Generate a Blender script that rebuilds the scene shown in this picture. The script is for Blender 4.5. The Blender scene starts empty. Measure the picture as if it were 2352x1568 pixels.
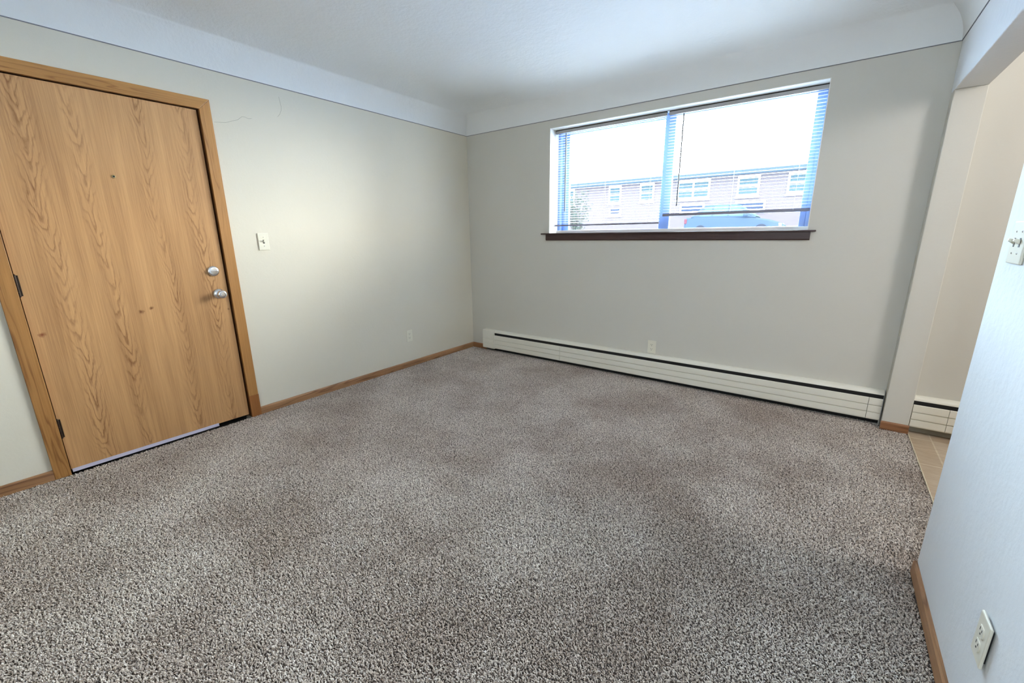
import bpy, bmesh, math, random
import numpy as np
from mathutils import Vector, Matrix

random.seed(7)
rng = np.random.default_rng(11)
scene = bpy.context.scene
COL = scene.collection
PI = math.pi

# ------------------------------------------------------------------ camera
def make_camera():
    yaw, pitch, roll = -0.63815, -0.24719, -0.01082
    cy, sy, cp, sp = math.cos(yaw), math.sin(yaw), math.cos(pitch), math.sin(pitch)
    fwd = Vector((sy*cp, cy*cp, sp)); right = Vector((cy, -sy, 0)); up = right.cross(fwd)
    cr, sr = math.cos(roll), math.sin(roll)
    r2 = cr*right + sr*up; u2 = -sr*right + cr*up
    cam = bpy.data.cameras.new('camera'); o = bpy.data.objects.new('camera', cam); COL.objects.link(o)
    m = Matrix.Identity(4)
    for i in range(3):
        m[i][0], m[i][1], m[i][2] = r2[i], u2[i], -fwd[i]
    m[0][3], m[1][3], m[2][3] = 3.2512, -3.6176, 1.2736
    o.matrix_world = m
    cam.sensor_width = 36.0; cam.sensor_fit = 'HORIZONTAL'; cam.lens = 968.8/2352*36.0
    cam.clip_start = 0.02; cam.clip_end = 500
    scene.camera = o
make_camera()

# ------------------------------------------------------------------ sky, daylight, exposure
SKY = 46.0
def make_world():
    w = bpy.data.worlds.new('sky'); scene.world = w; w.use_nodes = True
    nt = w.node_tree; nt.nodes.clear()
    out = nt.nodes.new('ShaderNodeOutputWorld'); bg = nt.nodes.new('ShaderNodeBackground')
    tc = nt.nodes.new('ShaderNodeTexCoord'); sep = nt.nodes.new('ShaderNodeSeparateXYZ')
    mr = nt.nodes.new('ShaderNodeMapRange'); mr.inputs[1].default_value = -0.8; mr.inputs[2].default_value = 0.8
    mix = nt.nodes.new('ShaderNodeMix'); mix.data_type = 'RGBA'
    mix.inputs[6].default_value = (0.54, 0.76, 1.0, 1)      # bluer away from the sun
    mix.inputs[7].default_value = (1.0, 0.965, 0.90, 1)      # whiter towards it
    nt.links.new(tc.outputs['Generated'], sep.inputs[0]); nt.links.new(sep.outputs[0], mr.inputs[0])
    nt.links.new(mr.outputs[0], mix.inputs[0]); nt.links.new(mix.outputs[2], bg.inputs[0])
    bg.inputs[1].default_value = SKY
    nt.links.new(bg.outputs[0], out.inputs[0])
make_world()

def portal(name, loc, rot, sx, sy):
    l = bpy.data.lights.new(name, 'AREA'); l.shape = 'RECTANGLE'; l.size = sx; l.size_y = sy
    l.cycles.is_portal = True
    o = bpy.data.objects.new(name, l); COL.objects.link(o); o.location = loc; o.rotation_euler = rot
portal('daylight_portal_window', (2.069, 0.22, 1.755), (-PI/2, 0, 0), 2.08, 0.94)
def lamp(name, loc, watts, radius, col):
    l = bpy.data.lights.new(name, 'POINT'); l.energy = watts; l.shadow_soft_size = radius; l.color = col
    o = bpy.data.objects.new(name, l); COL.objects.link(o); o.location = loc
lamp('dining_fill_light', (4.95, -1.30, 2.20), 29.0, 0.22, (1.0, 0.98, 0.965))  # unseen fill light added to brighten the dining wall, no fixture

portal('fill_portal_rear', (3.26, -5.42, 1.60), (PI/2, 0, 0), 0.40, 0.40)  # serves the rear opening, added unseen as daylight fill

vs = scene.view_settings
scene.display_settings.display_device = 'sRGB'
vs.view_transform = 'Standard'; vs.look = 'None'; vs.exposure = 0.96; vs.gamma = 1.0; vs.use_curve_mapping = False
cy = scene.cycles
cy.use_denoising = True
cy.max_bounces = 10; cy.diffuse_bounces = 6; cy.glossy_bounces = 4; cy.transmission_bounces = 4; cy.transparent_max_bounces = 12
cy.caustics_reflective = False; cy.caustics_refractive = False
cy.sample_clamp_indirect = 8.0

# ------------------------------------------------------------------ material helpers
def lin(r, g, b):
    f = lambda c: (c/255/12.92) if c/255 <= 0.04045 else ((c/255+0.055)/1.055)**2.4
    return (f(r), f(g), f(b), 1.0)

class NT:
    def __init__(s, name):
        s.m = bpy.data.materials.new(name); s.m.use_nodes = True
        s.nt = s.m.node_tree; s.b = s.nt.nodes['Principled BSDF']; s.out = s.nt.nodes['Material Output']
    def n(s, typ, **kw):
        o = s.nt.nodes.new(typ)
        for k, v in kw.items():
            if isinstance(k, str) and hasattr(o, k): setattr(o, k, v)
        return o
    def l(s, a, b): s.nt.links.new(a, b)
    def set(s, **kw):
        for k, v in kw.items(): s.b.inputs[k.replace('_', ' ')].default_value = v
    def coords(s, scale=(1, 1, 1), loc=(0, 0, 0), rot=(0, 0, 0)):
        tc = s.n('ShaderNodeTexCoord'); mp = s.n('ShaderNodeMapping')
        mp.inputs['Scale'].default_value = scale; mp.inputs['Location'].default_value = loc; mp.inputs['Rotation'].default_value = rot
        s.l(tc.outputs['Object'], mp.inputs['Vector']); return mp.outputs[0]
    def noise(s, vec, scale, detail=2.0, rough=0.5, dist=0.0):
        t = s.n('ShaderNodeTexNoise'); t.inputs['Scale'].default_value = scale; t.inputs['Detail'].default_value = detail
        t.inputs['Roughness'].default_value = rough; t.inputs['Distortion'].default_value = dist
        if vec is not None: s.l(vec, t.inputs['Vector'])
        return t.outputs['Fac']
    def ramp(s, fac, stops, interp='LINEAR'):
        r = s.n('ShaderNodeValToRGB'); e = r.color_ramp.elements; r.color_ramp.interpolation = interp
        e[0].position, e[0].color = stops[0]; e[1].position, e[1].color = stops[-1]
        for p, c in stops[1:-1]:
            x = e.new(p); x.color = c
        s.l(fac, r.inputs[0]); return r.outputs[0]
    def math(s, op, a, b=None):
        m = s.n('ShaderNodeMath', operation=op)
        for i, v in enumerate((a, b)):
            if v is None: continue
            if isinstance(v, (int, float)): m.inputs[i].default_value = v
            else: s.l(v, m.inputs[i])
        return m.outputs[0]
    def mix(s, fac, a, b, blend='MIX'):
        m = s.n('ShaderNodeMix'); m.data_type = 'RGBA'; m.blend_type = blend
        for sock, v in ((m.inputs[0], fac), (m.inputs[6], a), (m.inputs[7], b)):
            if isinstance(v, (int, float)): sock.default_value = v
            elif isinstance(v, tuple): sock.default_value = v
            else: s.l(v, sock)
        return m.outputs[2]
    def bump(s, h, strength, dist):
        b = s.n('ShaderNodeBump'); b.inputs['Strength'].default_value = strength; b.inputs['Distance'].default_value = dist
        s.l(h, b.inputs['Height']); s.l(b.outputs[0], s.b.inputs['Normal'])

def plain(name, col, rough=0.5, metal=0.0, spec=0.5, var=0.0):
    t = NT(name); t.set(Base_Color=col, Roughness=rough, Metallic=metal)
    t.b.inputs['Specular IOR Level'].default_value = spec
    if var:
        v = t.coords(); f = t.noise(v, 9.0, 4.0, 0.6)
        c2 = tuple(max(0, c*(1-var)) for c in col[:3]) + (1,)
        t.l(t.mix(f, c2, col), t.b.inputs['Base Color'])
    return t.m

def plaster(name, col, bump=0.25, scale=70.0, dist=0.004, blotch=0.03, rough=0.75):
    t = NT(name); v = t.coords()
    f = t.noise(v, 1.3, 3.0, 0.55)
    c2 = tuple(c*(1-blotch) for c in col[:3]) + (1,)
    t.l(t.mix(f, c2, col), t.b.inputs['Base Color'])
    h1 = t.noise(v, scale, 3.0, 0.6); h2 = t.noise(v, scale*0.22, 2.0, 0.5)
    t.bump(t.math('ADD', t.math('MULTIPLY', h1, 0.6), h2), bump, dist)
    t.set(Roughness=rough); t.b.inputs['Specular IOR Level'].default_value = 0.25
    return t.m

def wood(name, light, dark, axis='Z', figure=1.0, rough=0.42, knots=(), fig_scale=1.0):
    """lumber or veneer: thin cathedral figure from contour lines of a stretched noise, in bands, plus pores"""
    t = NT(name)
    def st(k): return {'Z': (1, 1, k), 'Y': (1, k, 1), 'X': (k, 1, 1)}[axis]
    v = t.coords(scale=st(0.085))
    slow = t.noise(v, 8.0*fig_scale, 2.0, 0.45, 0.35)
    wave = t.math('FRACT', t.math('MULTIPLY', slow, 15.0*figure))
    lines = t.ramp(wave, [(0.0, (0.1, 0.1, 0.1, 1)), (0.55, (0.0, 0.0, 0.0, 1)), (0.86, (1, 1, 1, 1)), (1.0, (0.1, 0.1, 0.1, 1))])
    zone = t.ramp(t.noise(t.coords(scale=st(0.05)), 7.5*fig_scale, 1.0, 0.4, 0.2), [(0.46, (0.0, 0.0, 0.0, 1)), (0.60, (1, 1, 1, 1))])
    broken = t.noise(t.coords(scale=st(0.10)), 60.0, 2.0, 0.6)
    fine = t.noise(t.coords(scale=st(0.018)), 190.0, 3.0, 0.7)
    pores = t.ramp(fine, [(0.40, (1, 1, 1, 1)), (0.58, (0, 0, 0, 1))])
    broad = t.noise(t.coords(scale=st(0.05)), 16.0, 2.0, 0.5)
    fig = t.math('MULTIPLY', t.math('MULTIPLY', lines, zone), t.math('ADD', t.math('MULTIPLY', broken, 0.9), 0.30))
    k = t.math('ADD', t.math('ADD', t.math('MULTIPLY', fig, 0.85), t.math('MULTIPLY', pores, 0.26)), t.math('MULTIPLY', t.math('SUBTRACT', broad, 0.38), 0.85))
    col = t.mix(t.ramp(k, [(0.0, (0, 0, 0, 1)), (1.0, (1, 1, 1, 1))]), light, dark)
    if knots:
        tc = t.n('ShaderNodeTexCoord'); wob = t.noise(t.coords(), 55.0, 2.0, 0.6)
        for (kx, ky, kz, rad, kc) in knots:
            d = t.n('ShaderNodeVectorMath', operation='DISTANCE'); t.l(tc.outputs['Object'], d.inputs[0]); d.inputs[1].default_value = (kx, ky, kz)
            q = t.math('ADD', t.math('DIVIDE', d.outputs['Value'], rad), t.math('MULTIPLY', t.math('SUBTRACT', wob, 0.5), 1.6))
            f = t.ramp(q, [(0.10, (0.9, 0.9, 0.9, 1)), (1.0, (0, 0, 0, 1))])
            col = t.mix(f, col, kc)
    t.l(col, t.b.inputs['Base Color'])
    t.bump(k, 0.08, 0.001)
    t.set(Roughness=rough); t.b.inputs['Specular IOR Level'].default_value = 0.35
    return t.m

def flamed_veneer(name, light, dark, columns, knots):
    """oak veneer sheet: narrow bands of nested V figure between straight grain"""
    t = NT(name)
    tc = t.n('ShaderNodeTexCoord'); sp = t.n('ShaderNodeSeparateXYZ'); t.l(tc.outputs['Object'], sp.inputs[0])
    Y, Z = sp.outputs[1], sp.outputs[2]
    wob = t.noise(t.coords(scale=(1, 1, 0.35)), 7.0, 3.0, 0.6)
    wob2 = t.noise(t.coords(scale=(1, 1, 0.30)), 26.0, 3.0, 0.65)
    sway = t.math('MULTIPLY', t.math('SUBTRACT', t.noise(t.coords(scale=(1, 0.3, 1)), 2.4, 1.0, 0.5), 0.5), 0.10)
    total = None
    for (yc, slope, wid, n, ph) in columns:
        u = t.math('SUBTRACT', t.math('ADD', t.math('SUBTRACT', Y, yc), sway), t.math('MULTIPLY', Z, slope))
        au = t.math('SQRT', t.math('ADD', t.math('MULTIPLY', u, u), 0.00004))
        p = t.math('SUBTRACT', t.math('MULTIPLY', Z, n), t.math('MULTIPLY', au, n*5.2))
        p = t.math('ADD', t.math('ADD', p, ph), t.math('ADD', t.math('MULTIPLY', wob, 4.2), t.math('MULTIPLY', wob2, 1.7)))
        line = t.ramp(t.math('FRACT', p), [(0.0, (0.05, 0.05, 0.05, 1)), (0.50, (0, 0, 0, 1)), (0.84, (1, 1, 1, 1)), (0.97, (0.35, 0.35, 0.35, 1)), (1.0, (0.05, 0.05, 0.05, 1))])
        g = t.math('DIVIDE', u, wid); mask = t.math('POWER', 2.718, t.math('MULTIPLY', t.math('MULTIPLY', g, g), -1.0))
        v = t.math('MULTIPLY', line, mask)
        total = v if total is None else t.math('MAXIMUM', total, v)
    patch = t.ramp(t.noise(t.coords(scale=(1, 1, 0.25)), 9.0, 2.0, 0.5), [(0.32, (0.25, 0.25, 0.25, 1)), (0.60, (1, 1, 1, 1))])
    fig = t.math('MULTIPLY', total, patch)
    fine = t.noise(t.coords(scale=(1, 1, 0.014)), 210.0, 3.0, 0.75)
    pores = t.ramp(fine, [(0.40, (1, 1, 1, 1)), (0.60, (0, 0, 0, 1))])
    broad = t.noise(t.coords(scale=(1, 1, 0.05)), 15.0, 3.0, 0.55)
    k = t.math('ADD', t.math('ADD', t.math('MULTIPLY', fig, 0.62), t.math('MULTIPLY', pores, 0.24)), t.math('MULTIPLY', t.math('SUBTRACT', broad, 0.36), 0.95))
    col = t.mix(t.ramp(k, [(0.0, (0, 0, 0, 1)), (1.0, (1, 1, 1, 1))]), light, dark)
    wobk = t.noise(t.coords(), 55.0, 2.0, 0.6)
    for (kx, ky, kz, rad, kc) in knots:
        d = t.n('ShaderNodeVectorMath', operation='DISTANCE'); t.l(tc.outputs['Object'], d.inputs[0]); d.inputs[1].default_value = (kx, ky, kz)
        q = t.math('ADD', t.math('DIVIDE', d.outputs['Value'], rad), t.math('MULTIPLY', t.math('SUBTRACT', wobk, 0.5), 1.6))
        col = t.mix(t.ramp(q, [(0.10, (0.9, 0.9, 0.9, 1)), (1.0, (0, 0, 0, 1))]), col, kc)
    t.l(col, t.b.inputs['Base Color']); t.bump(k, 0.08, 0.001)
    t.set(Roughness=0.4); t.b.inputs['Specular IOR Level'].default_value = 0.35
    return t.m

# ------------------------------------------------------------------ materials
M = {}
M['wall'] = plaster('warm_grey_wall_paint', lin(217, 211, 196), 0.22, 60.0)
M['wall_shaded'] = plaster('wall_paint_shaded', lin(208, 205, 196), 0.22, 60.0)  # same wall paint, darker: the wall's dimmer light is put into the colour
M['wall_rough_lit'] = plaster('rolled_wall_paint_lit', lin(227, 230, 233), 0.5, 38.0, 0.006)  # same wall paint, lighter and bluer: window light is put into the colour
M['ceiling'] = plaster('white_ceiling_paint', lin(232, 234, 234), 0.55, 55.0, 0.006, 0.02)
M['white'] = plain('white_trim_paint', lin(236, 236, 232), 0.45)
M['heater'] = plain('cream_enamel', lin(231, 228, 216), 0.38, var=0.03)
M['dark'] = plain('heater_shade_black', (0.006, 0.006, 0.007, 1), 0.8)  # near-black stands in for shade inside and under the heaters
M['fins'] = plain('dull_fin_metal', (0.03, 0.03, 0.032, 1), 0.6, 0.5)
M['oak_door'] = flamed_veneer('oak_veneer', lin(197, 152, 104), lin(120, 78, 44),
    [(0.155, 0.0, 0.040, 10.0, 0.0), (0.341, 0.0, 0.030, 9.0, 0.37), (0.617, 0.0, 0.032, 11.0, 0.71), (0.818, 0.0, 0.036, 9.5, 0.15)],
    knots=[(-0.005, 0.031-0.0, 0.796, 0.017, lin(110, 45, 15)), (-0.005, 0.447, 0.853, 0.016, lin(105, 62, 30)),
           (-0.005, 0.497, 0.867, 0.014, lin(105, 62, 30)), (-0.005, 0.904, 0.805, 0.010, lin(105, 62, 30))])
M['oak_trim_v'] = wood('oak_casing_upright', lin(172, 124, 70), lin(128, 86, 44), 'Z', 0.5, 0.4, fig_scale=2.0)
M['oak_trim_h'] = wood('oak_casing_lengthwise', lin(172, 124, 70), lin(128, 86, 44), 'Y', 0.5, 0.4, fig_scale=2.0)
M['oak_block'] = wood('reddish_oak_block', lin(152, 98, 52), lin(112, 66, 32), 'Z', 0.4, 0.4)
M['oak_base_y'] = wood('oak_baseboard_along_side_walls', lin(166, 124, 86), lin(108, 72, 46), 'Y', 0.5, 0.45, fig_scale=2.0)
M['oak_base_x'] = wood('oak_baseboard_along_window_wall', lin(160, 112, 76), lin(104, 66, 42), 'X', 0.5, 0.45, fig_scale=2.0)
M['sill'] = wood('dark_brown_stained_wood', lin(74, 54, 52), lin(46, 31, 31), 'X', 0.4, 0.4)
M['jamb'] = wood('dark_oak_jamb', lin(104, 66, 34), lin(60, 36, 18), 'Z', 0.4, 0.5)
M['chrome'] = plain('satin_chrome', (0.86, 0.87, 0.89, 1), 0.22, 1.0)
M['brass'] = plain('brass', (0.65, 0.5, 0.25, 1), 0.3, 1.0)
M['bronze'] = plain('dark_bronze', (0.035, 0.022, 0.015, 1), 0.45, 0.6)
M['sweep'] = plain('lilac_grey_vinyl', lin(190, 186, 205), 0.4)
M['ivory'] = plain('ivory_plastic', lin(226, 222, 206), 0.32)
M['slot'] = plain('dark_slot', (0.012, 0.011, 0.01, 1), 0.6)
M['vinyl'] = plain('shade_blue_window_frame', lin(122, 150, 200), 0.35)  # blue shade on a white frame, put into its colour
M['slat'] = plain('white_slat_enamel', lin(240, 242, 244), 0.4)
M['headrail'] = plain('backlit_grey_headrail', lin(165, 161, 158), 0.5)  # backlit shade of the rail put into its grey
M['railgrey'] = plain('mauve_grey_bottom_rail', lin(128, 126, 140), 0.5)
M['wand'] = plain('dark_tilt_wand', lin(60, 66, 74), 0.3)
M['cord'] = plain('white_cord', lin(225, 230, 235), 0.8)
M['strip'] = plain('cream_edge_strip', lin(205, 195, 170), 0.4)
M['vinyl_base'] = plain('grey_vinyl_cove_base', lin(158, 150, 136), 0.5)
M['hall'] = plain('dim_hallway_paint', (0.2, 0.19, 0.17, 1), 0.8)

def carpet_base():
    t = NT('carpet_backing'); v = t.coords()
    f = t.noise(v, 90.0, 3.0, 0.7)
    t.l(t.ramp(f, [(0.35, lin(70, 63, 60)), (0.65, lin(128, 118, 112))]), t.b.inputs['Base Color'])
    t.set(Roughness=1.0); t.b.inputs['Specular IOR Level'].default_value = 0.05
    return t.m
M['carpet'] = carpet_base()
def carpet_yarn():
    t = NT('carpet_yarn'); v = t.coords()
    f = t.noise(v, 112.0, 2.0, 0.7)
    big = t.noise(v, 1.6, 4.0, 0.62)
    c = t.ramp(f, [(0.345, lin(102, 92, 87)), (0.465, lin(212, 199, 189)), (0.59, lin(252, 243, 234))])
    dark = t.mix(t.ramp(big, [(0.36, (1, 1, 1, 1)), (0.60, (0, 0, 0, 1))]), c, lin(224, 218, 214), 'MULTIPLY')
    t.l(dark, t.b.inputs['Base Color'])
    t.set(Roughness=0.9); t.b.inputs['Specular IOR Level'].default_value = 0.15
    return t.m
M['yarn'] = carpet_yarn()

def tile_mat():
    t = NT('travertine_tile')
    br = t.n('ShaderNodeTexBrick'); br.offset = 0.0; br.squash = 1.0
    v = t.coords(loc=(0.0, 0.0, 0.0))
    mp = t.nt.nodes[-1]; mp.inputs['Location'].default_value = (0.363, 0.13, 0)
    t.l(v, br.inputs['Vector'])
    br.inputs['Scale'].default_value = 1.0; br.inputs['Mortar Size'].default_value = 0.004
    br.inputs['Brick Width'].default_value = 0.39; br.inputs['Row Height'].default_value = 0.39
    br.inputs['Color1'].default_value = lin(190, 172, 150); br.inputs['Color2'].default_value = lin(172, 150, 124); br.inputs['Mortar'].default_value = lin(206, 194, 172)
    vein = t.noise(t.coords(scale=(1.0, 4.0, 1.0)), 9.0, 5.0, 0.65, 0.6)
    c = t.mix(t.ramp(vein, [(0.4, (0, 0, 0, 1)), (0.7, (0.6, 0.6, 0.6, 1))]), br.outputs['Color'], lin(150, 124, 96))
    t.l(c, t.b.inputs['Base Color']); t.set(Roughness=0.35)
    return t.m
M['tile'] = tile_mat()

def glass_mat(name, tint=(1, 1, 1, 1)):
    t = NT(name); t.nt.nodes.remove(t.b)
    tr = t.n('ShaderNodeBsdfTransparent'); tr.inputs[0].default_value = tint
    gl = t.n('ShaderNodeBsdfGlossy'); gl.inputs['Roughness'].default_value = 0.02
    fr = t.n('ShaderNodeFresnel'); fr.inputs[0].default_value = 1.45
    mx = t.n('ShaderNodeMixShader'); t.l(t.math('MULTIPLY', fr.outputs[0], 0.8), mx.inputs[0]); t.l(tr.outputs[0], mx.inputs[1]); t.l(gl.outputs[0], mx.inputs[2])
    t.l(mx.outputs[0], t.out.inputs[0]); return t.m
M['glass'] = glass_mat('window_glass', (0.96, 0.98, 0.97, 1))

def brick_mat():
    t = NT('red_brick'); br = t.n('ShaderNodeTexBrick')
    tc = t.n('ShaderNodeTexCoord'); sp = t.n('ShaderNodeSeparateXYZ'); cb = t.n('ShaderNodeCombineXYZ')
    t.l(tc.outputs['Object'], sp.inputs[0]); t.l(sp.outputs[0], cb.inputs[0]); t.l(sp.outputs[2], cb.inputs[1]); t.l(cb.outputs[0], br.inputs['Vector'])
    br.inputs['Scale'].default_value = 1.0; br.inputs['Mortar Size'].default_value = 0.008
    br.inputs['Brick Width'].default_value = 0.22; br.inputs['Row Height'].default_value = 0.075
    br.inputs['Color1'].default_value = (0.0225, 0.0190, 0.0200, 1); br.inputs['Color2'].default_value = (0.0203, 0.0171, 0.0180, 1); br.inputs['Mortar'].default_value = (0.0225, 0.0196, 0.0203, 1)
    t.l(br.outputs['Color'], t.b.inputs['Base Color']); t.set(Roughness=0.9); t.b.inputs['Specular IOR Level'].default_value = 0.0; return t.m
M['brick'] = brick_mat()
def matt(name, r, g, b, var=0.0): return plain(name, (r, g, b, 1), 0.9, 0.0, 0.0, var)
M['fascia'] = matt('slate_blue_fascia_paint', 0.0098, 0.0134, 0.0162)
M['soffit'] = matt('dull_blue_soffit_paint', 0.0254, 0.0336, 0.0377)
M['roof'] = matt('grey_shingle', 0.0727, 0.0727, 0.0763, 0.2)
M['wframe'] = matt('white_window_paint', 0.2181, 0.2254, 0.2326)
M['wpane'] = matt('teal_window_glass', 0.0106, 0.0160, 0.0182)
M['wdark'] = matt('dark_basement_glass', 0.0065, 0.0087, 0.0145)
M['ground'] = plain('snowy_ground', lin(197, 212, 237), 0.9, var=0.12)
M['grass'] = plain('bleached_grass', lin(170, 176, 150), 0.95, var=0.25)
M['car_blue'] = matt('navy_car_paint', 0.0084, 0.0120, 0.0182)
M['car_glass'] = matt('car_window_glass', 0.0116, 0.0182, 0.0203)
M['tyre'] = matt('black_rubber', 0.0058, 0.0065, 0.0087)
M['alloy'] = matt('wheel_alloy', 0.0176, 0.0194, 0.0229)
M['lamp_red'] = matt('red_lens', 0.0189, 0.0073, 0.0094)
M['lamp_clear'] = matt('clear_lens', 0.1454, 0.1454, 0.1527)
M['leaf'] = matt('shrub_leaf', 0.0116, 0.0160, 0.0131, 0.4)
M['twig'] = matt('grey_brown_bark', 0.0145, 0.0131, 0.0131)
M['shadow_seam'] = plain('joint_shadow_line', lin(126, 128, 132), 0.9)
M['crackline'] = plain('hairline_crack_shadow', lin(160, 156, 142), 0.9)

# ------------------------------------------------------------------ mesh helpers
class MB:
    def __init__(s): s.v = []; s.f = []
    def add(s, vs, fs):
        n = len(s.v); s.v += [tuple(p) for p in vs]; s.f += [tuple(i+n for i in f) for f in fs]; return s
    def box(s, x0, y0, z0, x1, y1, z1):
        x0, x1 = sorted((x0, x1)); y0, y1 = sorted((y0, y1)); z0, z1 = sorted((z0, z1))
        return s.add([(x0,y0,z0),(x1,y0,z0),(x1,y1,z0),(x0,y1,z0),(x0,y0,z1),(x1,y0,z1),(x1,y1,z1),(x0,y1,z1)],
                     [(0,3,2,1),(4,5,6,7),(0,1,5,4),(1,2,6,5),(2,3,7,6),(3,0,4,7)])
    def prism(s, prof, axis, a, b):
        """closed profile extruded along axis. prof = (u,v): axis x -> (y,z), y -> (x,z), z -> (x,y)"""
        def P(u, v, t): return {'x': (t,u,v), 'y': (u,t,v), 'z': (u,v,t)}[axis]
        n = len(prof)
        s.add([P(u,v,a) for u,v in prof] + [P(u,v,b) for u,v in prof],
              [tuple(range(n)), tuple(range(2*n-1, n-1, -1))] + [(i, i+n, (i+1) % n + n, (i+1) % n) for i in range(n)]); return s
    def lathe(s, prof, axis='x', c=(0,0,0), n=32):
        """prof = [(along, radius)]"""
        vs = []; fs = []
        for a, r in prof:
            for k in range(n):
                t = 2*PI*k/n; q = (r*math.cos(t), r*math.sin(t))
                p = {'x': (a, q[0], q[1]), 'y': (q[0], a, q[1]), 'z': (q[0], q[1], a)}[axis]
                vs.append((p[0]+c[0], p[1]+c[1], p[2]+c[2]))
        m = len(prof)
        for i in range(m-1):
            for k in range(n): fs.append((i*n+k, i*n+(k+1) % n, (i+1)*n+(k+1) % n, (i+1)*n+k))
        fs.append(tuple(range(n-1, -1, -1))); fs.append(tuple((m-1)*n+k for k in range(n)))
        return s.add(vs, fs)
    def tube(s, pts, r, n=8, taper=1.0):
        vs = []; fs = []; m = len(pts); P = [Vector(p) for p in pts]
        for i, p in enumerate(P):
            d = (P[min(i+1, m-1)] - P[max(i-1, 0)]).normalized()
            a = d.orthogonal().normalized() if i == 0 else (a - d*a.dot(d)).normalized()
            b = d.cross(a); rr = r*(1+(taper-1)*i/max(1, m-1))
            for k in range(n):
                t = 2*PI*k/n; vs.append(p + a*rr*math.cos(t) + b*rr*math.sin(t))
        for i in range(m-1):
            for k in range(n): fs.append((i*n+k, i*n+(k+1) % n, (i+1)*n+(k+1) % n, (i+1)*n+k))
        fs.append(tuple(range(n-1, -1, -1))); fs.append(tuple((m-1)*n+k for k in range(n)))
        return s.add(vs, fs)
    def build(s, name, mat, parent=None, bevel=0.0, seg=2, smooth=None, off=(0,0,0)):
        me = bpy.data.meshes.new(name); me.from_pydata([(p[0]-off[0], p[1]-off[1], p[2]-off[2]) for p in s.v], [], s.f)
        bm = bmesh.new(); bm.from_mesh(me)
        bmesh.ops.recalc_face_normals(bm, faces=bm.faces); bm.to_mesh(me); bm.free()
        me.materials.append(mat)
        if smooth is not None:
            me.polygons.foreach_set('use_smooth', [True]*len(me.polygons)); me.set_sharp_from_angle(angle=math.radians(smooth))
        o = bpy.data.objects.new(name, me); COL.objects.link(o)
        if parent is not None: o.parent = parent
        if bevel:
            b = o.modifiers.new('bevel', 'BEVEL'); b.width = bevel; b.segments = seg; b.limit_method = 'ANGLE'; b.angle_limit = math.radians(40)
        return o

def tag(o, label, cat, group=None, kind=None):
    o['label'] = label; o['category'] = cat
    if group: o['group'] = group
    if kind: o['kind'] = kind
    return o
def root(name, loc, rotz, label, cat, group=None, kind=None):
    o = bpy.data.objects.new(name, None); COL.objects.link(o); o.empty_display_size = 0.1
    o.location = loc; o.rotation_euler = (0, 0, rotz)
    return tag(o, label, cat, group, kind)

# ------------------------------------------------------------------ the room's measurements
HC = 2.2838          # where wall paint meets the cove
RC = 0.235; ZC = HC + RC
XP, WP, YPIL, YE, ZH = 3.680, 0.132, -0.0893, -1.622, 2.024
YR = -5.30           # rear wall
XK = 6.10            # far side of the dining room
WX0, WX1, WZ0, WZ1 = 1.030, 3.108, 1.286, 2.218
YDR, YDL, ZDT, CAS = -2.452, -3.392, 2.045, 0.064
ZB = 0.056

# walls
m = MB(); D = 0.24
m.box(-0.15, 0, -0.1, WX0, D, 2.75); m.box(WX1, 0, -0.1, XK, D, 2.75)
m.box(WX0, 0, -0.1, WX1, D, WZ0-0.012); m.box(WX0, 0, WZ1, WX1, D, 2.75)
tag(m.build('wall_back', M['wall_shaded']), 'warm grey painted wall around the wide window', 'wall', kind='structure')
m = MB()
m.box(-0.15, YDR+0.020, -0.1, 0, 0.0, 2.75); m.box(-0.15, YR, -0.1, 0, YDL-0.020, 2.75); m.box(-0.15, YDL-0.020, ZDT+0.02, 0, YDR+0.020, 2.75)
wl = tag(m.build('wall_left', M['wall']), 'long beige grey wall that holds the wooden door', 'wall', kind='structure')
# hairline cracks in the plaster near the door head
def ribbon(pts, w):
    mb = MB()
    for (y0, z0), (y1, z1) in zip(pts, pts[1:]):
        d = Vector((y1-y0, z1-z0)).normalized(); nx, nz = -d[1]*w/2, d[0]*w/2
        mb.add([(0.0, y0+nx, z0+nz), (0.0, y1+nx, z1+nz), (0.0, y1-nx, z1-nz), (0.0, y0-nx, z0-nz), (0.0006, y0, z0), (0.0006, y1, z1)],
               [(0, 1, 5, 4), (4, 5, 2, 3)])
    return mb
ribbon([(-2.375, 1.987), (-2.35, 1.99), (-2.31, 1.995), (-2.27, 2.012), (-2.235, 2.025), (-2.205, 2.05), (-2.185, 2.052), (-2.165, 2.045), (-2.145, 2.05)], 0.0017).build('crack', M['crackline'], wl)
ribbon([(-1.942, 2.228), (-1.938, 2.20), (-1.934, 2.17), (-1.938, 2.14), (-1.95, 2.115), (-1.968, 2.095)], 0.0017).build('crack', M['crackline'], wl)

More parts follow.
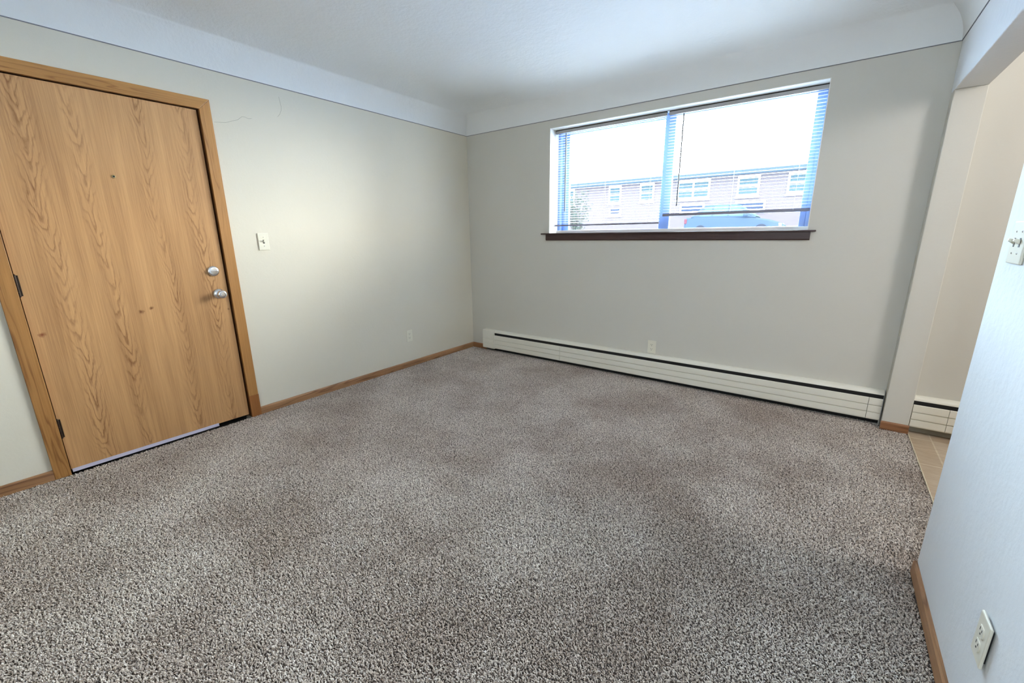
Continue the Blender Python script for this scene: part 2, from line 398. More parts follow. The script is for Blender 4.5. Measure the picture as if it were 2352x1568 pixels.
m = MB()
m.box(XP, YE, ZH, XP+WP, 0, 2.75)                        # header beam
m.box(XP, YR, -0.1, XP+WP, YE, 2.75)                        # the near stretch of wall
tag(m.build('wall_right', M['wall_rough_lit'], bevel=0.004), 'partition wall with a wide opening under a beam', 'wall', kind='structure')
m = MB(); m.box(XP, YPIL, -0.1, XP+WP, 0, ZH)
tag(m.build('wall_pilaster', M['wall_shaded'], bevel=0.004), 'narrow pillar of wall between the two heaters', 'wall', kind='structure')  # pillar takes the shaded copy of the wall paint to look dimmer
m = MB(); m.box(-0.15, YR-0.15, -0.1, 3.06, YR, 2.75); m.box(3.46, YR-0.15, -0.1, XK, YR, 2.75); m.box(3.06, YR-0.15, -0.1, 3.46, YR, 1.40); m.box(3.06, YR-0.15, 1.80, 3.46, YR, 2.75)  # square opening added behind the viewer to let in fill daylight
tag(m.build('wall_rear', M['wall']), 'plain wall behind the viewer', 'wall', kind='structure')
m = MB(); m.box(XK, YR, -0.1, XK+0.15, 0.24, 2.75)
tag(m.build('wall_dining', M['wall']), 'far side wall of the tiled dining area', 'wall', kind='structure')

# ceiling: flat field, quarter-round cove running down to the wall paint with a small shadow gap
def cove_ceiling():
    mb = MB(); x0, x1, y0, y1 = 0.0, XP, YR, 0.0
    prof = [(-0.002, HC+0.004), (0.0045, HC+0.004), (0.0045, HC+0.010)]
    N = 18
    for k in range(N+1):
        a = PI/2*k/N; prof.append((0.0045 + RC*(1-math.cos(a)), HC+0.010 + (RC-0.010)*math.sin(a)))
    n = len(prof); vs = []
    for d, z in prof: vs += [(x0+d, y0+d, z), (x1-d, y0+d, z), (x1-d, y1-d, z), (x0+d, y1-d, z)]
    fs = [(i*4+k, i*4+(k+1) % 4, (i+1)*4+(k+1) % 4, (i+1)*4+k) for i in range(n-1) for k in range(4)]
    b = (n-1)*4; fs.append((b, b+1, b+2, b+3)); mb.add(vs, fs); return mb
def shadow_seam(z0, z1, t):
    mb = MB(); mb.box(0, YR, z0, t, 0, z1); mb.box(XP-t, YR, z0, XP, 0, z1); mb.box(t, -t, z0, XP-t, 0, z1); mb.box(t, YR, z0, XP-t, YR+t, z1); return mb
tag(shadow_seam(HC, HC+0.0038, 0.0042).build('trim_shadow_line', M['shadow_seam']), 'thin dark strip painted as the joint shadow where wall paint meets the cove', 'joint line', kind='structure')  # dark strip standing in for the shadow in the cove joint
tag(cove_ceiling().build('ceiling', M['ceiling'], smooth=50), 'white textured ceiling curving down in a cove at the walls', 'ceiling', kind='structure')
m = MB(); m.box(-0.15, YR-0.15, 2.76, XK+0.15, D, 2.85)
tag(m.build('ceiling_slab', M['hall']), 'dark slab above the rooms', 'ceiling', kind='structure')
m = MB(); m.box(XP+WP, YR, 2.50, XK, 0.0, 2.54)
tag(m.build('ceiling_dining', M['ceiling']), 'flat white ceiling over the tiled dining area', 'ceiling', kind='structure')

# floors
XCE = 3.818
m = MB(); m.box(-0.0, YR, -0.1, XCE, 0.0, -0.006)
tag(m.build('floor', M['carpet']), 'floor of the empty room under the carpet', 'floor', kind='structure')
m = MB(); m.box(XCE, YR, -0.1, XK, 0.0, -0.006)
tag(m.build('floor_tile', M['tile']), 'beige stone tile floor beyond the opening', 'floor', kind='structure')
m = MB(); m.prism([(XCE-0.002, -0.006), (XCE-0.002, 0.003), (XCE+0.001, 0.004), (XCE+0.007, -0.006)], 'y', YE, -0.10)
tag(m.build('trim_1', M['strip']), 'thin cream strip where carpet meets tile', 'edge strip', kind='structure')

# carpet pile: short bent yarn tufts
def pile():
    s = 0.0051
    xs = np.arange(0.004, XCE-0.004, s); ys = np.arange(-3.95, -0.004, s)
    X, Y = np.meshgrid(xs, ys); X = X.ravel(); Y = Y.ravel()
    X = X + rng.uniform(-.5, .5, X.size)*s; Y = Y + rng.uniform(-.5, .5, X.size)*s
    keep = (X > 0.013) & (X < XCE-0.004) & (Y < -0.004)
    keep &= ~((X > XP-0.014) & (Y < YE+0.012))
    keep &= ~((X > XP-0.006) & (Y > YPIL-0.014))
    # drop what lies behind the viewer
    keep &= (Y > -3.35 - 0.42*(3.0-X)*(X < 3.0)*0.5 - 0.0) | (X < 1.9)
    X, Y = X[keep], Y[keep]; n = X.size
    def field(fx, fy, ph): return np.sin(fx*X + 1.7*np.sin(fy*Y+ph)) * np.cos(fy*Y + 1.3*np.sin(fx*X-ph))
    nap = 0.9*field(2.1, 2.6, .3) + 0.6*field(5.3, 4.4, 1.9) + 0.5*field(11.0, 9.0, .7)
    ang = rng.normal(0, 1.35, n) + nap*0.35 - 2.1
    tilt = np.clip(rng.normal(0.55, 0.25, n) + 0.05*nap, 0.05, 1.15)
    h = rng.uniform(0.010, 0.0145, n); r = rng.uniform(0.0019, 0.0029, n)
    cx, cyy = np.cos(ang), np.sin(ang)
    rings = []
    for (f, rr, bend) in ((0.0, 0.75, 0.0), (0.55, 1.0, 0.40), (0.92, 0.72, 0.92)):
        lean = h*np.sin(tilt)*bend; up = h*f*np.cos(tilt*f)
        for k in range(3):
            a = 2*PI*k/3 + ang
            rings.append(np.stack([X + cx*lean + rr*r*np.cos(a), Y + cyy*lean + rr*r*np.sin(a), -0.008 + up], 1))
    tip = np.stack([X + cx*h*np.sin(tilt)*1.15, Y + cyy*h*np.sin(tilt)*1.15, -0.008 + h*np.cos(tilt)], 1)
    V = np.stack(rings + [tip], 1).reshape(-1, 3)
    tri = []
    for i in range(2):
        for k in range(3):
            a, b, c, d = i*3+k, i*3+(k+1) % 3, (i+1)*3+(k+1) % 3, (i+1)*3+k
            tri += [(a, b, c), (a, c, d)]
    for k in range(3): tri.append((6+k, 6+(k+1) % 3, 9))
    T = np.array(tri); F = (T[None] + (np.arange(n)*10)[:, None, None]).reshape(-1, 3)
    me = bpy.data.meshes.new('carpet_pile')
    me.vertices.add(len(V)); me.vertices.foreach_set('co', V.astype(np.float32).ravel())
    me.loops.add(F.size); me.loops.foreach_set('vertex_index', F.astype(np.int32).ravel())
    me.polygons.add(len(F)); me.polygons.foreach_set('loop_start', (np.arange(len(F))*3).astype(np.int32))
    me.polygons.foreach_set('loop_total', np.full(len(F), 3, np.int32)); me.polygons.foreach_set('use_smooth', np.ones(len(F), bool))
    me.update(calc_edges=True); me.materials.append(M['yarn'])
    o = bpy.data.objects.new('carpet_pile', me); COL.objects.link(o)
    return tag(o, 'grey brown cut pile carpet covering the whole room floor', 'carpet', kind='stuff')
pile()

# baseboards
def base_prof(x, sgn): return [(x, 0.0), (x, ZB), (x+sgn*0.006, ZB), (x+sgn*0.0115, ZB-0.008), (x+sgn*0.012, 0.0)]
m = MB(); m.prism(base_prof(0, 1), 'y', YDR+CAS, 0.0); m.prism(base_prof(0, 1), 'y', YR, YDL-CAS)
tag(m.build('baseboard_left', M['oak_base_y']), 'low brown wooden baseboard on both sides of the door', 'baseboard', kind='structure')
m = MB(); m.prism([(y, z) for y, z in [(0, 0), (0, ZB), (-0.006, ZB), (-0.0115, ZB-0.008), (-0.012, 0)]], 'x', 0.012, 0.206)
tag(m.build('baseboard_back', M['oak_base_x']), 'short dark brown baseboard between the corner and the long heater', 'baseboard', kind='structure')
m = MB(); m.prism(base_prof(XP, -1), 'y', YR, YE)
tag(m.build('baseboard_right', M['oak_base_y']), 'brown wooden baseboard along the near right wall', 'baseboard', kind='structure')
m = MB(); m.prism([(YPIL, 0), (YPIL, ZB), (YPIL-0.006, ZB), (YPIL-0.0115, ZB-0.008), (YPIL-0.012, 0)], 'x', XP-0.004, XP+WP+0.004)
tag(m.build('baseboard_pilaster', M['oak_base_x']), 'short brown baseboard at the foot of the pillar', 'baseboard', kind='structure')
m = MB(); m.prism([(0, -0.006), (0, 0.10), (-0.003, 0.10), (-0.004, 0.014), (-0.010, -0.006)], 'x', XP+WP, XK)
tag(m.build('baseboard_dining', M['vinyl_base']), 'grey vinyl base strip under the dining heater', 'baseboard', kind='structure')

# ------------------------------------------------------------------ the door
door = root('door_1', (0, YDL+0.010, 0), 0, 'oak veneer flush door closed in its wooden frame', 'door', kind='structure')
doff = (0, YDL+0.010, 0)
SY0, SY1 = YDL+0.004, YDR-0.011
slab = MB().box(-0.045, SY0, 0.024, -0.004, SY1, ZDT-0.006).build('door_slab', M['oak_door'], door, bevel=0.0012, off=doff)
# casing: three mitred lengths with eased edges
def casing_side(yi, yo):
    return MB().add([(0, yi, 0), (0, yo, 0), (0, yo, ZDT+CAS), (0, yi, ZDT), (0.016, yi, 0), (0.013, yo, 0), (0.013, yo, ZDT+CAS), (0.016, yi, ZDT)],
                    [(0,1,2,3), (4,5,6,7), (0,1,5,4), (1,2,6,5), (2,3,7,6), (3,0,4,7)])
casing_side(YDR, YDR+CAS).build('casing', M['oak_trim_v'], door, bevel=0.002, off=doff)
casing_side(YDL, YDL-CAS).build('casing', M['oak_trim_v'], door, bevel=0.002, off=doff)
MB().add([(0, YDL, ZDT), (0, YDR, ZDT), (0, YDR+CAS, ZDT+CAS), (0, YDL-CAS, ZDT+CAS), (0.016, YDL, ZDT), (0.016, YDR, ZDT), (0.013, YDR+CAS, ZDT+CAS), (0.013, YDL-CAS, ZDT+CAS)],
         [(0,1,2,3), (4,5,6,7), (0,1,5,4), (1,2,6,5), (2,3,7,6), (3,0,4,7)]).build('casing', M['oak_trim_h'], door, bevel=0.002, off=doff)
MB().box(0.0, YDR-0.0005, 0.0, 0.0172, YDR+CAS+0.0005, 0.163).build('casing_block', M['oak_block'], door, bevel=0.002, off=doff)['label'] = 'darker reddish replacement piece at the casing foot'
jm = MB(); jm.box(-0.15, YDL-0.018, 0, 0.0, YDL, ZDT+0.018); jm.box(-0.15, YDR, 0, 0.0, YDR+0.018, ZDT+0.018); jm.box(-0.15, YDL, ZDT, 0.0, YDR, ZDT+0.018)
jm.box(-0.075, YDL, 0, -0.047, YDL+0.014, ZDT); jm.box(-0.075, YDR-0.014, 0, -0.047, YDR, ZDT); jm.box(-0.075, YDL, ZDT-0.014, -0.047, YDR, ZDT)
jm.build('jamb', M['jamb'], door, off=doff)
MB().box(-0.060, SY0, 0.010, -0.046, SY1, 0.06).build('threshold', M['bronze'], door, off=doff)
MB().prism([(-0.0035, 0.010), (-0.0035, 0.029), (-0.001, 0.029), (0.0025, 0.010)], 'y', SY0+0.004, -2.66).build('door_sweep', M['sweep'], door, off=doff)
# hardware
ky, kz = -2.529+0.012, 0.913
kn = MB().lathe([(-0.004, 0.033), (-0.001, 0.0335), (0.003, 0.031), (0.007, 0.024), (0.010, 0.014), (0.022, 0.0115), (0.030, 0.014), (0.036, 0.022), (0.044, 0.0268), (0.052, 0.0272), (0.058, 0.0245), (0.061, 0.019), (0.0615, 0.016)], 'x', (0, ky, kz)).build('door_knob', M['chrome'], slab, smooth=40, off=doff)
MB().lathe([(0.060, 0.0165), (0.0615, 0.0165), (0.0615, 0.014), (0.0600, 0.0125), (0.0600, 0.001)], 'x', (0, ky, kz)).build('knob_cap', M['chrome'], slab, smooth=40, off=doff)
by, bz = -2.528, 1.064
MB().lathe([(-0.004, 0.033), (0.002, 0.0335), (0.006, 0.031), (0.0085, 0.026), (0.0095, 0.020), (0.0095, 0.002)], 'x', (0, by, bz)).build('deadbolt_plate', M['chrome'], slab, smooth=40, off=doff)
MB().box(0.008, by-0.019, bz-0.005, 0.024, by+0.019, bz+0.005).build('thumb_turn', M['chrome'], slab, bevel=0.003, seg=3, off=doff)
py, pz = -2.922, 1.611
MB().lathe([(-0.004, 0.0095), (-0.001, 0.0095), (0.0008, 0.0078), (0.0008, 0.0055), (-0.002, 0.0045)], 'x', (0, py, pz)).build('peephole', M['brass'], slab, smooth=40, off=doff)
MB().lathe([(-0.004, 0.0052), (-0.0005, 0.0052), (0.0003, 0.003)], 'x', (0, py, pz)).build('peephole_lens', M['slot'], slab, smooth=40, off=doff)
for hz in (0.222, 1.000, 1.785):
    hb = MB(); hy = YDL+0.004
    for i in range(5): hb.lathe([(0.0, 0.0058), (0.0205, 0.0058)], 'z', (0.004, hy, hz+i*0.021), 14)
    hb.lathe([(0.105, 0.0055), (0.109, 0.004), (0.111, 0.001)], 'z', (0.004, hy, hz), 14); hb.lathe([(-0.006, 0.001), (-0.004, 0.004), (0.0, 0.0055)], 'z', (0.004, hy, hz), 14)
    hb.box(-0.003, hy-0.012, hz, 0.001, hy+0.012, hz+0.104)
    hb.build('hinge', M['bronze'], slab, smooth=40, off=doff)
# dim hallway wall just outside, so no daylight leaks round the slab
hw = MB(); hw.box(-0.40, YDL-0.3, -0.12, -0.36, YDR+0.3, 2.5); hw.box(-0.40, YDL-0.3, -0.12, -0.15, YDL-0.26, 2.5); hw.box(-0.40, YDR+0.26, -0.12, -0.15, YDR+0.3, 2.5); hw.box(-0.40, YDL-0.3, 2.46, -0.15, YDR+0.3, 2.5); hw.box(-0.40, YDL-0.3, -0.12, 0.0, YDR+0.3, -0.08)
hw.build('wall_hallway', M['hall'])
tag(bpy.data.objects['wall_hallway'], 'dim hallway wall outside the wooden door', 'wall', kind='structure')

# ------------------------------------------------------------------ the window
win = root('window_1', (WX0, 0, WZ0), 0, 'wide two-pane sliding window in a white reveal', 'window', kind='structure')
wo = (WX0, 0, WZ0)
rv = MB(); t_ = 0.004
rv.box(WX0, -0.001, WZ0, WX0+t_, D, WZ1); rv.box(WX1-t_, -0.001, WZ0, WX1, D, WZ1); rv.box(WX0, -0.001, WZ1-t_, WX1, D, WZ1)
rv.build('reveal', M['white'], win, off=wo)
WX0i, WX1i = WX0+t_, WX1-t_
fr = MB(); y0, y1 = 0.150, 0.232
fr.box(WX0i, y0, WZ0, WX0i+0.028, y1, WZ1-t_); fr.box(WX1i-0.028, y0, WZ0, WX1i, y1, WZ1-t_)
fr.box(WX0i+0.028, y0, WZ0, WX1i-0.028, y1, WZ0+0.012); fr.box(WX0i+0.028, y0, WZ1-t_-0.016, WX1i-0.028, y1, WZ1-t_)
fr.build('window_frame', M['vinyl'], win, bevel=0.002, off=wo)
MB().box(WX0i, 0.135, WZ0, WX1i, 0.150, WZ0+0.026).build('sill_track', M['white'], win, bevel=0.002, off=wo)
def sash(xa, xb, ya, yb, sl, sr):
    s = MB(); za, zb = WZ0+0.012, WZ1-t_-0.016
    s.box(xa, ya, za, xa+sl, yb, zb); s.box(xb-sr, ya, za, xb, yb, zb); s.box(xa+sl, ya, za, xb-sr, yb, za+0.018); s.box(xa+sl, ya, zb-0.018, xb-sr, yb, zb)
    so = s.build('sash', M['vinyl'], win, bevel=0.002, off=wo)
    MB().box(xa+sl, (ya+yb)/2-0.002, za+0.018, xb-sr, (ya+yb)/2+0.002, zb-0.018).build('pane', M['glass'], so, off=wo)
sash(WX0i+0.028, 2.085, 0.194, 0.222, 0.070, 0.050)
sash(2.032, WX1i-0.028, 0.156, 0.186, 0.085, 0.036)
# brown stool and apron
sl = root('window_stool', (0.96, -0.03, 1.215), 0, 'dark brown wooden window sill and apron under the window', 'window sill')
so_ = (0.96, -0.03, 1.215)
st = MB(); st.box(0.955, -0.036, WZ0-0.012, 3.155, 0.0, WZ0); st.box(WX0i, 0.0, WZ0-0.012, WX1i, 0.150, WZ0)
st.build('stool', M['sill'], sl, bevel=0.003, off=so_)
MB().prism([(0, WZ0-0.012), (-0.016, WZ0-0.012), (-0.016, WZ0-0.060), (-0.010, WZ0-0.068), (0, WZ0-0.068)], 'x', 1.000, 3.126).build('apron', M['sill'], sl, bevel=0.0015, off=so_)

# blinds
def blind(x0, x1, zbot, tiltb, wand_x, label, rh=0.014):
    yb = 0.105; ztop = 2.206
    r = root('mini_blind', ((x0+x1)/2, yb, ztop), 0, label, 'blind', 'white mini blinds in the window')
    of = ((x0+x1)/2, yb, ztop)
    MB().prism([(yb-0.012, 2.182), (yb-0.013, 2.206), (yb+0.013, 2.206), (yb+0.012, 2.182)], 'x', x0, x1).build('head_rail', M['headrail'], r, bevel=0.001, off=of)
    MB().box(x0, yb-0.010, 2.2062, x1, yb+0.012, WZ1-0.0045).build('gap_strip', M['slot'], r, off=of)  # dark strip closing the gap above the head rail
    z0 = zbot+0.030; n = int(round((2.170-z0)/0.0218)); s = MB(); W = 0.0125
    for i in range(n+1):
        z = z0 + (2.170-z0)*i/n
        drop = 0.0
        row = []
        for k in range(5):
            u = -1+k/2; row.append((yb+u*W, z + 0.0016*(1-u*u) + u*0.0002))
        vs = []; th = 0.00035
        for x in (x0+0.004, x1-0.004): vs += [(x, y, zz) for y, zz in row] + [(x, y, zz-th) for y, zz in row]
        fs = []
        for k in range(4):
            fs += [(k, k+1, 11+k, 10+k), (5+k, 15+k, 16+k, 6+k)]
        fs += [(0, 10, 15, 5), (4, 9, 19, 14)]
        s.add(vs, fs)
    s.build('slats', M['slat'], r, smooth=60, off=of)
    dz = tiltb
    MB().add([(x0+0.003, yb-0.012, zbot-dz), (x1-0.003, yb-0.012, zbot+dz), (x1-0.003, yb+0.012, zbot+dz), (x0+0.003, yb+0.012, zbot-dz),
              (x0+0.003, yb-0.012, zbot-dz+rh), (x1-0.003, yb-0.012, zbot+dz+rh), (x1-0.003, yb+0.012, zbot+dz+rh), (x0+0.003, yb+0.012, zbot-dz+rh)],
             [(0,3,2,1),(4,5,6,7),(0,1,5,4),(1,2,6,5),(2,3,7,6),(3,0,4,7)]).build('bottom_rail', M['railgrey'], r, bevel=0.003, off=of)
    for fx in (0.10, 0.5, 0.90):
        x = x0+(x1-x0)*fx; c = MB()
        for yy in (yb-0.0132, yb+0.0132): c.tube([(x, yy, 2.182), (x, yy, zbot+0.012)], 0.0006, 6)
        c.build('ladder_cord', M['cord'], r, off=of)
    MB().tube([(wand_x, yb-0.022, 2.176), (wand_x+0.001, yb-0.026, 1.9), (wand_x, yb-0.026, 1.487)], 0.0050, 8).build('tilt_wand', M['wand'], r, off=of)
blind(WX0i+0.003, 2.056, 1.352, 0.001, 1.152, 'left mini blind lowered almost to the sill')
blind(2.076, WX1i-0.003, 1.412, 0.001, 2.193, 'right mini blind stopping higher above the sill', 0.022)

# ------------------------------------------------------------------ baseboard heaters
def heater(x0, x1, segs, cap, label, foot=True):
    r = root('baseboard_heater', (x0, 0, 0), 0, label, 'heater', 'cream baseboard heaters')
    of = (x0, 0, 0)
    xa = x0+(cap[1] if cap and cap[0] == 'l' else 0.0)
    MB().box(x0, -0.004, 0.001 if foot else 0.035, x1, -0.0005, 0.232).build('back_panel', M['dark'], r, off=of)
    MB().prism([(-0.0005, 0.232), (-0.0005, 0.242), (-0.014, 0.243), (-0.032, 0.240), (-0.043, 0.233), (-0.049, 0.223), (-0.0495, 0.216), (-0.046, 0.216), (-0.042, 0.224), (-0.032, 0.231)], 'x', xa, x1).build('hood', M['heater'], r, smooth=35, off=of)
    fe = MB(); fe.box(x0+0.02, -0.042, 0.075, x1-0.01, -0.010, 0.150); fe.build('fin_element', M['fins'], r, off=of)
    P = [(-0.049, 0.186), (-0.057, 0.192), (-0.061, 0.189), (-0.0615, 0.1455), (-0.0515, 0.1450), (-0.0515, 0.1400), (-0.0625, 0.1395), (-0.0625, 0.0965), (-0.0520, 0.0960), (-0.0520, 0.0910), (-0.0635, 0.0905), (-0.0630, 0.050), (-0.060, 0.042), (-0.048, 0.040), (-0.048, 0.184)]
    for a, b in zip(segs, segs[1:]):
        MB().prism(P, 'x', a+0.0012, b-0.0012).build('front_panel', M['heater'], r, off=of)
    MB().box(xa+0.001, -0.0455, 0.150, x1-0.001, -0.0425, 0.2155).build('slot_shade', M['dark'], r, off=of)  # black plate added to paint the slot's shade up to the cap
    if cap:
        a, b = (x0, x0+cap[1]) if cap[0] == 'l' else (x1-cap[1], x1)
        c = MB().prism([(-0.0005, 0.030), (-0.0005, 0.244), (-0.052, 0.244), (-0.066, 0.238), (-0.0675, 0.147), (-0.0650, 0.1445), (-0.0650, 0.1425), (-0.0680, 0.140), (-0.0685, 0.097), (-0.0660, 0.0945), (-0.0660, 0.0925), (-0.069, 0.090), (-0.069, 0.042), (-0.060, 0.032)], 'x', a, b)
        c.build('end_cap', M['heater'], r, bevel=0.0015, off=of)
    return r
heater(0.205, 3.672, [0.360, 1.208, 3.598, 3.670], ('l', 0.155), 'long cream baseboard heater beneath the window')
heater(3.816, 5.6, [3.818, 3.985, 5.598], None, 'short visible cream heater beyond the pillar above tile', False)

# ------------------------------------------------------------------ switches and outlets
def plate(r, w, h, t, y=0.0):
    MB().prism([(-w/2, -h/2), (w/2, -h/2), (w/2, h/2), (-w/2, h/2)], 'y', y-t, y).build('wall_plate', M['ivory'], r, bevel=min(0.003, t*0.45), seg=2)
def outlet(loc, rz, label, gap=0.0, t=0.006):
    r = root('power_outlet', loc, rz, label, 'outlet', 'ivory duplex power outlets')
    plate(r, 0.072, 0.116, t, -gap)
    if gap: MB().box(-0.026, -gap, -0.045, 0.026, 0.004, 0.045).build('box_frame', M['slot'], r)
    y = -gap-t
    for dz in (0.0195, -0.0195):
        pr = []
        for k in range(28):
            a = 2*PI*k/28; pr.append((0.0172*math.cos(a), dz + max(-0.0135, min(0.0135, 0.0172*math.sin(a)))))
        rc = MB().prism(pr, 'y', y-0.0022, y+0.001).build('receptacle', M['ivory'], r, bevel=0.0008)
        s = MB(); yy = y-0.0026
        s.box(-0.0078, yy, dz+0.000, -0.0056, yy+0.002, dz+0.0088); s.box(0.0054, yy, dz+0.001, 0.0074, yy+0.002, dz+0.0080)
        s.lathe([(yy, 0.0027), (yy+0.002, 0.0027)], 'y', (0, 0, dz-0.0066), 12)
        s.build('slots', M['slot'], rc)
    MB().lathe([(y-0.0012, 0.0020), (y-0.0002, 0.0030), (y+0.001, 0.0030)], 'y', (0, 0, 0), 14).build('screw', M['ivory'], r)
    return r
outlet((0, -0.947, 0.3135), PI/2, 'ivory power outlet low on the wall beside the door')
outlet((2.102, 0, 0.305), 0, 'ivory power outlet just above the long heater')
outlet((XP, -2.305, 0.322), -PI/2, 'ivory power outlet standing proud of the near partition wall', 0.005, 0.0065)
def switch(loc, rz, n, label, h=0.118):
    r = root('light_switch', loc, rz, label, 'light switch', 'ivory light switches')
    w = 0.072 + 0.046*(n-1)
    plate(r, w, h, 0.007)
    for i in range(n):
        x = (i-(n-1)/2)*0.046
        MB().box(x-0.0055, -0.0078, -0.0125, x+0.0055, -0.006, 0.0125).build('toggle_slot', M['slot'], r)
        MB().add([(x-0.0042, -0.0065, -0.006), (x+0.0042, -0.0065, -0.006), (x+0.0042, -0.0065, 0.008), (x-0.0042, -0.0065, 0.008),
                  (x-0.0036, -0.021, 0.004), (x+0.0036, -0.021, 0.004), (x+0.0036, -0.019, 0.0115), (x-0.0036, -0.019, 0.0115)],
                 [(0,1,2,3), (4,7,6,5), (0,4,5,1), (1,5,6,2), (2,6,7,3), (3,7,4,0)]).build('toggle', M['ivory'], r, bevel=0.001)
        for dz in (0.030, -0.030):
            MB().lathe([(-0.0085, 0.0018), (-0.0072, 0.0030), (-0.006, 0.0030)], 'y', (x, 0, dz), 14).build('screw', M['chrome'], r)
    return r
switch((0, -2.188, 1.246), PI/2, 1, 'ivory single toggle switch on the wall beside the door')
switch((XP, -1.785, 1.238), -PI/2, 2, 'ivory double toggle switch on the near partition wall')

# ------------------------------------------------------------------ outdoors
GZ = 0.88
m = MB(); m.box(-40, D+0.02, GZ-0.2, 40, 60, GZ)
tag(m.build('ground', M['ground']), 'pale bright ground outside the window', 'ground', kind='structure')

def building():
    Y = 26.0; x0, x1 = -24.0, 14.0
    b = root('apartment_building', (-5, Y, GZ), 0, 'low brick apartment building across the parking area', 'building')
    of = (-5, Y, GZ)
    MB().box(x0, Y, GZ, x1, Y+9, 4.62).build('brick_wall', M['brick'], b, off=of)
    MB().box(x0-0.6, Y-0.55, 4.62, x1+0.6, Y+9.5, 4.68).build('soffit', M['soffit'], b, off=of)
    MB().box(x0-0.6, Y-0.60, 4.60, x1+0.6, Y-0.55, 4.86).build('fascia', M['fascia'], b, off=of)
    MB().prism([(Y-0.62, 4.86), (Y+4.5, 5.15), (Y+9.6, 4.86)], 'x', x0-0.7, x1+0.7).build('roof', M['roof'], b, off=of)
    def wnd(xa, xb, za, zb, n=1, mat='wpane'):
        f = MB(); y = Y-0.05; t = 0.10
        f.box(xa, y, za, xb, Y, za+t); f.box(xa, y, zb-t, xb, Y, zb); f.box(xa, y, za+t, xa+t, Y, zb-t); f.box(xb-t, y, za+t, xb, Y, zb-t)
        zm = (za+zb)/2; f.box(xa+t, y+0.01, zm-0.035, xb-t, Y, zm+0.035)
        for k in range(1, n):
            xm = xa+(xb-xa)*k/n; f.box(xm-0.05, y, za+t, xm+0.05, Y, zb-t)
        f.box(xa-0.05, y-0.05, za-0.10, xb+0.05, Y, za)
        fo = f.build('window', M['wframe'], b, off=of)
        MB().box(xa+t, Y-0.025, za+t, xb-t, Y-0.012, zb-t).build('pane', M[mat], fo, off=of)
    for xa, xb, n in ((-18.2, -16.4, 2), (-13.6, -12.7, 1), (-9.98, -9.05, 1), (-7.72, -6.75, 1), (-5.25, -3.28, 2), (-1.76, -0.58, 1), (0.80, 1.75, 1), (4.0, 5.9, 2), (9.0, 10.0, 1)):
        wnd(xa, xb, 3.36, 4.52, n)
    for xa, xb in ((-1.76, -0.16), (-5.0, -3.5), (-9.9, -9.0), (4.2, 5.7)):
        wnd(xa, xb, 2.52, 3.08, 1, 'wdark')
building()

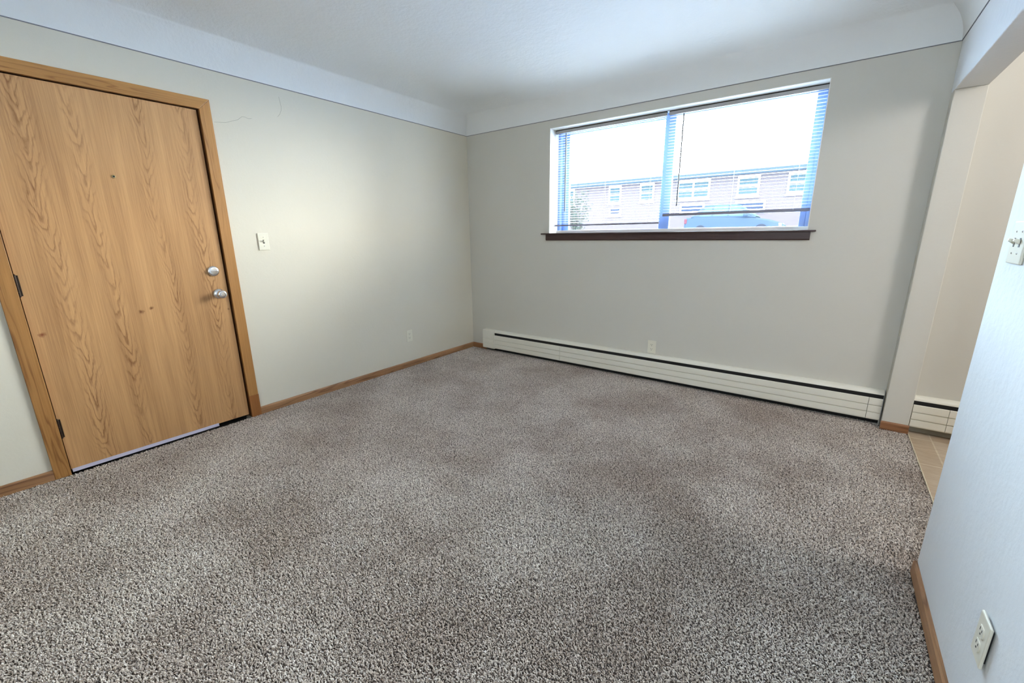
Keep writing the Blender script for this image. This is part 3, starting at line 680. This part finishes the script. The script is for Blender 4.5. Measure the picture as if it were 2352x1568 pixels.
def car(loc, paint, label, length=4.42):
    """hatchback facing +x, built at its own origin"""
    r = root('car', loc, 0, label, 'car'); r.scale = (1.0, 1.0, 1.2)
    L = length
    # stations along x: (x, half width, z of sill, z of shoulder)
    st = [(0.0, 0.62, 0.42, 0.80), (0.10, 0.78, 0.30, 0.95), (0.55, 0.86, 0.24, 0.98), (1.2, 0.88, 0.22, 0.97), (2.2, 0.88, 0.22, 0.94), (3.1, 0.87, 0.22, 0.90), (3.7, 0.85, 0.24, 0.82), (4.15, 0.78, 0.28, 0.70), (4.38, 0.60, 0.38, 0.58)]
    sx = L/4.42; vs = []; fs = []; K = 10
    for x, w, zl, zh in st:
        ring = [(-w*0.9, zl), (-w, zl+0.12), (-w*1.01, (zl+zh)/2), (-w*0.97, zh-0.05), (-w*0.84, zh), (w*0.84, zh), (w*0.97, zh-0.05), (w*1.01, (zl+zh)/2), (w, zl+0.12), (w*0.9, zl)]
        vs += [(x*sx, y, z) for y, z in ring]
    for i in range(len(st)-1):
        for k in range(K): fs.append((i*K+k, (i+1)*K+k, (i+1)*K+(k+1) % K, i*K+(k+1) % K))
    fs += [tuple(range(K)), tuple((len(st)-1)*K+k for k in range(K))]
    MB().add(vs, fs).build('body', paint, r, smooth=40)
    # cabin: base and roof outlines
    base = [(0.35, 0.78), (3.25, 0.78)]; top = [(0.95, 0.58), (2.35, 0.58)]
    cb = MB().add([(0.30*sx, -0.80, 0.94), (3.28*sx, -0.80, 0.88), (3.28*sx, 0.80, 0.88), (0.30*sx, 0.80, 0.94), (0.92*sx, -0.60, 1.42), (1.5*sx, -0.60, 1.48), (2.30*sx, -0.60, 1.44), (2.30*sx, 0.60, 1.44), (1.5*sx, 0.60, 1.48), (0.92*sx, 0.60, 1.42)],
                  [(0,3,2,1), (0,1,6,5,4), (3,9,8,7,2), (4,5,8,9), (5,6,7,8), (1,2,7,6), (0,4,9,3)])
    cb.build('cabin', paint, r, bevel=0.05, seg=3, smooth=50)
    def side_win(pts, name):
        for s in (-1, 1):
            out = []
            for x, z in pts:
                f = (z-0.92)/(1.46-0.92); out.append((x*sx, s*(0.80+(0.60-0.80)*f+0.006), z))
            inn = [(x, y-s*0.02, z) for x, y, z in out]; n = len(pts)
            MB().add(out+inn, [tuple(range(n)), tuple(range(2*n-1, n-1, -1))]+[(i, (i+1) % n, (i+1) % n+n, i+n) for i in range(n)]).build(name, M['car_glass'], r)
    side_win([(0.72, 0.99), (1.28, 0.98), (1.28, 1.38), (1.02, 1.36)], 'quarter_window')
    side_win([(1.36, 0.98), (2.00, 0.97), (2.00, 1.40), (1.36, 1.40)], 'rear_side_window')
    side_win([(2.08, 0.97), (3.00, 0.95), (2.36, 1.38), (2.08, 1.39)], 'front_side_window')
    for nm, pts in (('windshield', [(3.20, -0.72, 0.93), (3.20, 0.72, 0.93), (2.40, 0.55, 1.40), (2.40, -0.55, 1.40)]), ('rear_window', [(0.42, -0.70, 1.02), (0.42, 0.70, 1.02), (0.84, 0.55, 1.36), (0.84, -0.55, 1.36)])):
        dx = 0.03 if nm == 'windshield' else -0.03
        out = [(x*sx+dx, y, z+0.01) for x, y, z in pts]; inn = [(x*sx-dx, y, z-0.01) for x, y, z in pts]
        MB().add(out+inn, [(0,1,2,3), (7,6,5,4), (0,4,5,1), (1,5,6,2), (2,6,7,3), (3,7,4,0)]).build(nm, M['car_glass'], r)
    for x in (0.85, 3.50):
        for s in (-1, 1):
            w = MB().lathe([(-0.10, 0.20), (-0.10, 0.30), (-0.07, 0.32), (0.07, 0.32), (0.10, 0.30), (0.10, 0.20)], 'y', (x*sx, s*0.80, 0.32), 28).build('wheel', M['tyre'], r, smooth=40)
            MB().lathe([(-0.105, 0.19), (-0.11, 0.15), (0.11, 0.15), (0.105, 0.19)], 'y', (x*sx, s*0.80, 0.32), 20).build('hub', M['alloy'], w)
    for s in (-1, 1):
        MB().box(0.02*sx, s*0.50, 0.70, 0.16*sx, s*0.80, 0.90).build('tail_light', M['lamp_red'], r, bevel=0.03, seg=2)
        MB().box(4.02*sx, s*0.48, 0.52, 4.28*sx, s*0.74, 0.66).build('headlight', M['lamp_clear'], r, bevel=0.03, seg=2)
        MB().box(2.72*sx, s*0.86, 0.95, 2.90*sx, s*1.02, 1.08).build('mirror', paint, r, bevel=0.03, seg=2)
    return r
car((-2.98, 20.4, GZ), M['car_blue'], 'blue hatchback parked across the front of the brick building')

def shrub():
    c = Vector((-4.02, 10.0, GZ)); r = root('garden_shrub', c, 0, 'loose grey green shrub outside the left pane', 'shrub')
    tw = MB(); lv = MB()
    for i in range(26):
        a = random.uniform(0, 2*PI); sp = random.uniform(0.1, 0.52); h = random.uniform(1.1, 2.0)
        p0 = Vector((random.uniform(-.08, .08), random.uniform(-.08, .08), 0)); p2 = Vector((math.cos(a)*sp, math.sin(a)*sp, h)); p1 = (p0+p2)/2 + Vector((0, 0, 0.15))
        tw.tube([p0, p1, p2], 0.010, 5, 0.3)
        for k in range(34):
            t = random.uniform(0.30, 1.05); p = p0*(1-t)**2 + p1*2*t*(1-t) + p2*t*t + Vector((random.gauss(0, .07), random.gauss(0, .07), random.gauss(0, .05)))
            d = Vector((random.gauss(0, 1), random.gauss(0, 1), random.gauss(0, .6))).normalized(); n = d.orthogonal().normalized(); q = random.uniform(.030, .055)
            lv.add([p-d*q, p+n*q*.45, p+d*q, p-n*q*.45], [(0, 1, 2, 3)])
    tw.build('branches', M['twig'], r); lv.build('leaves', M['leaf'], r)
shrub()
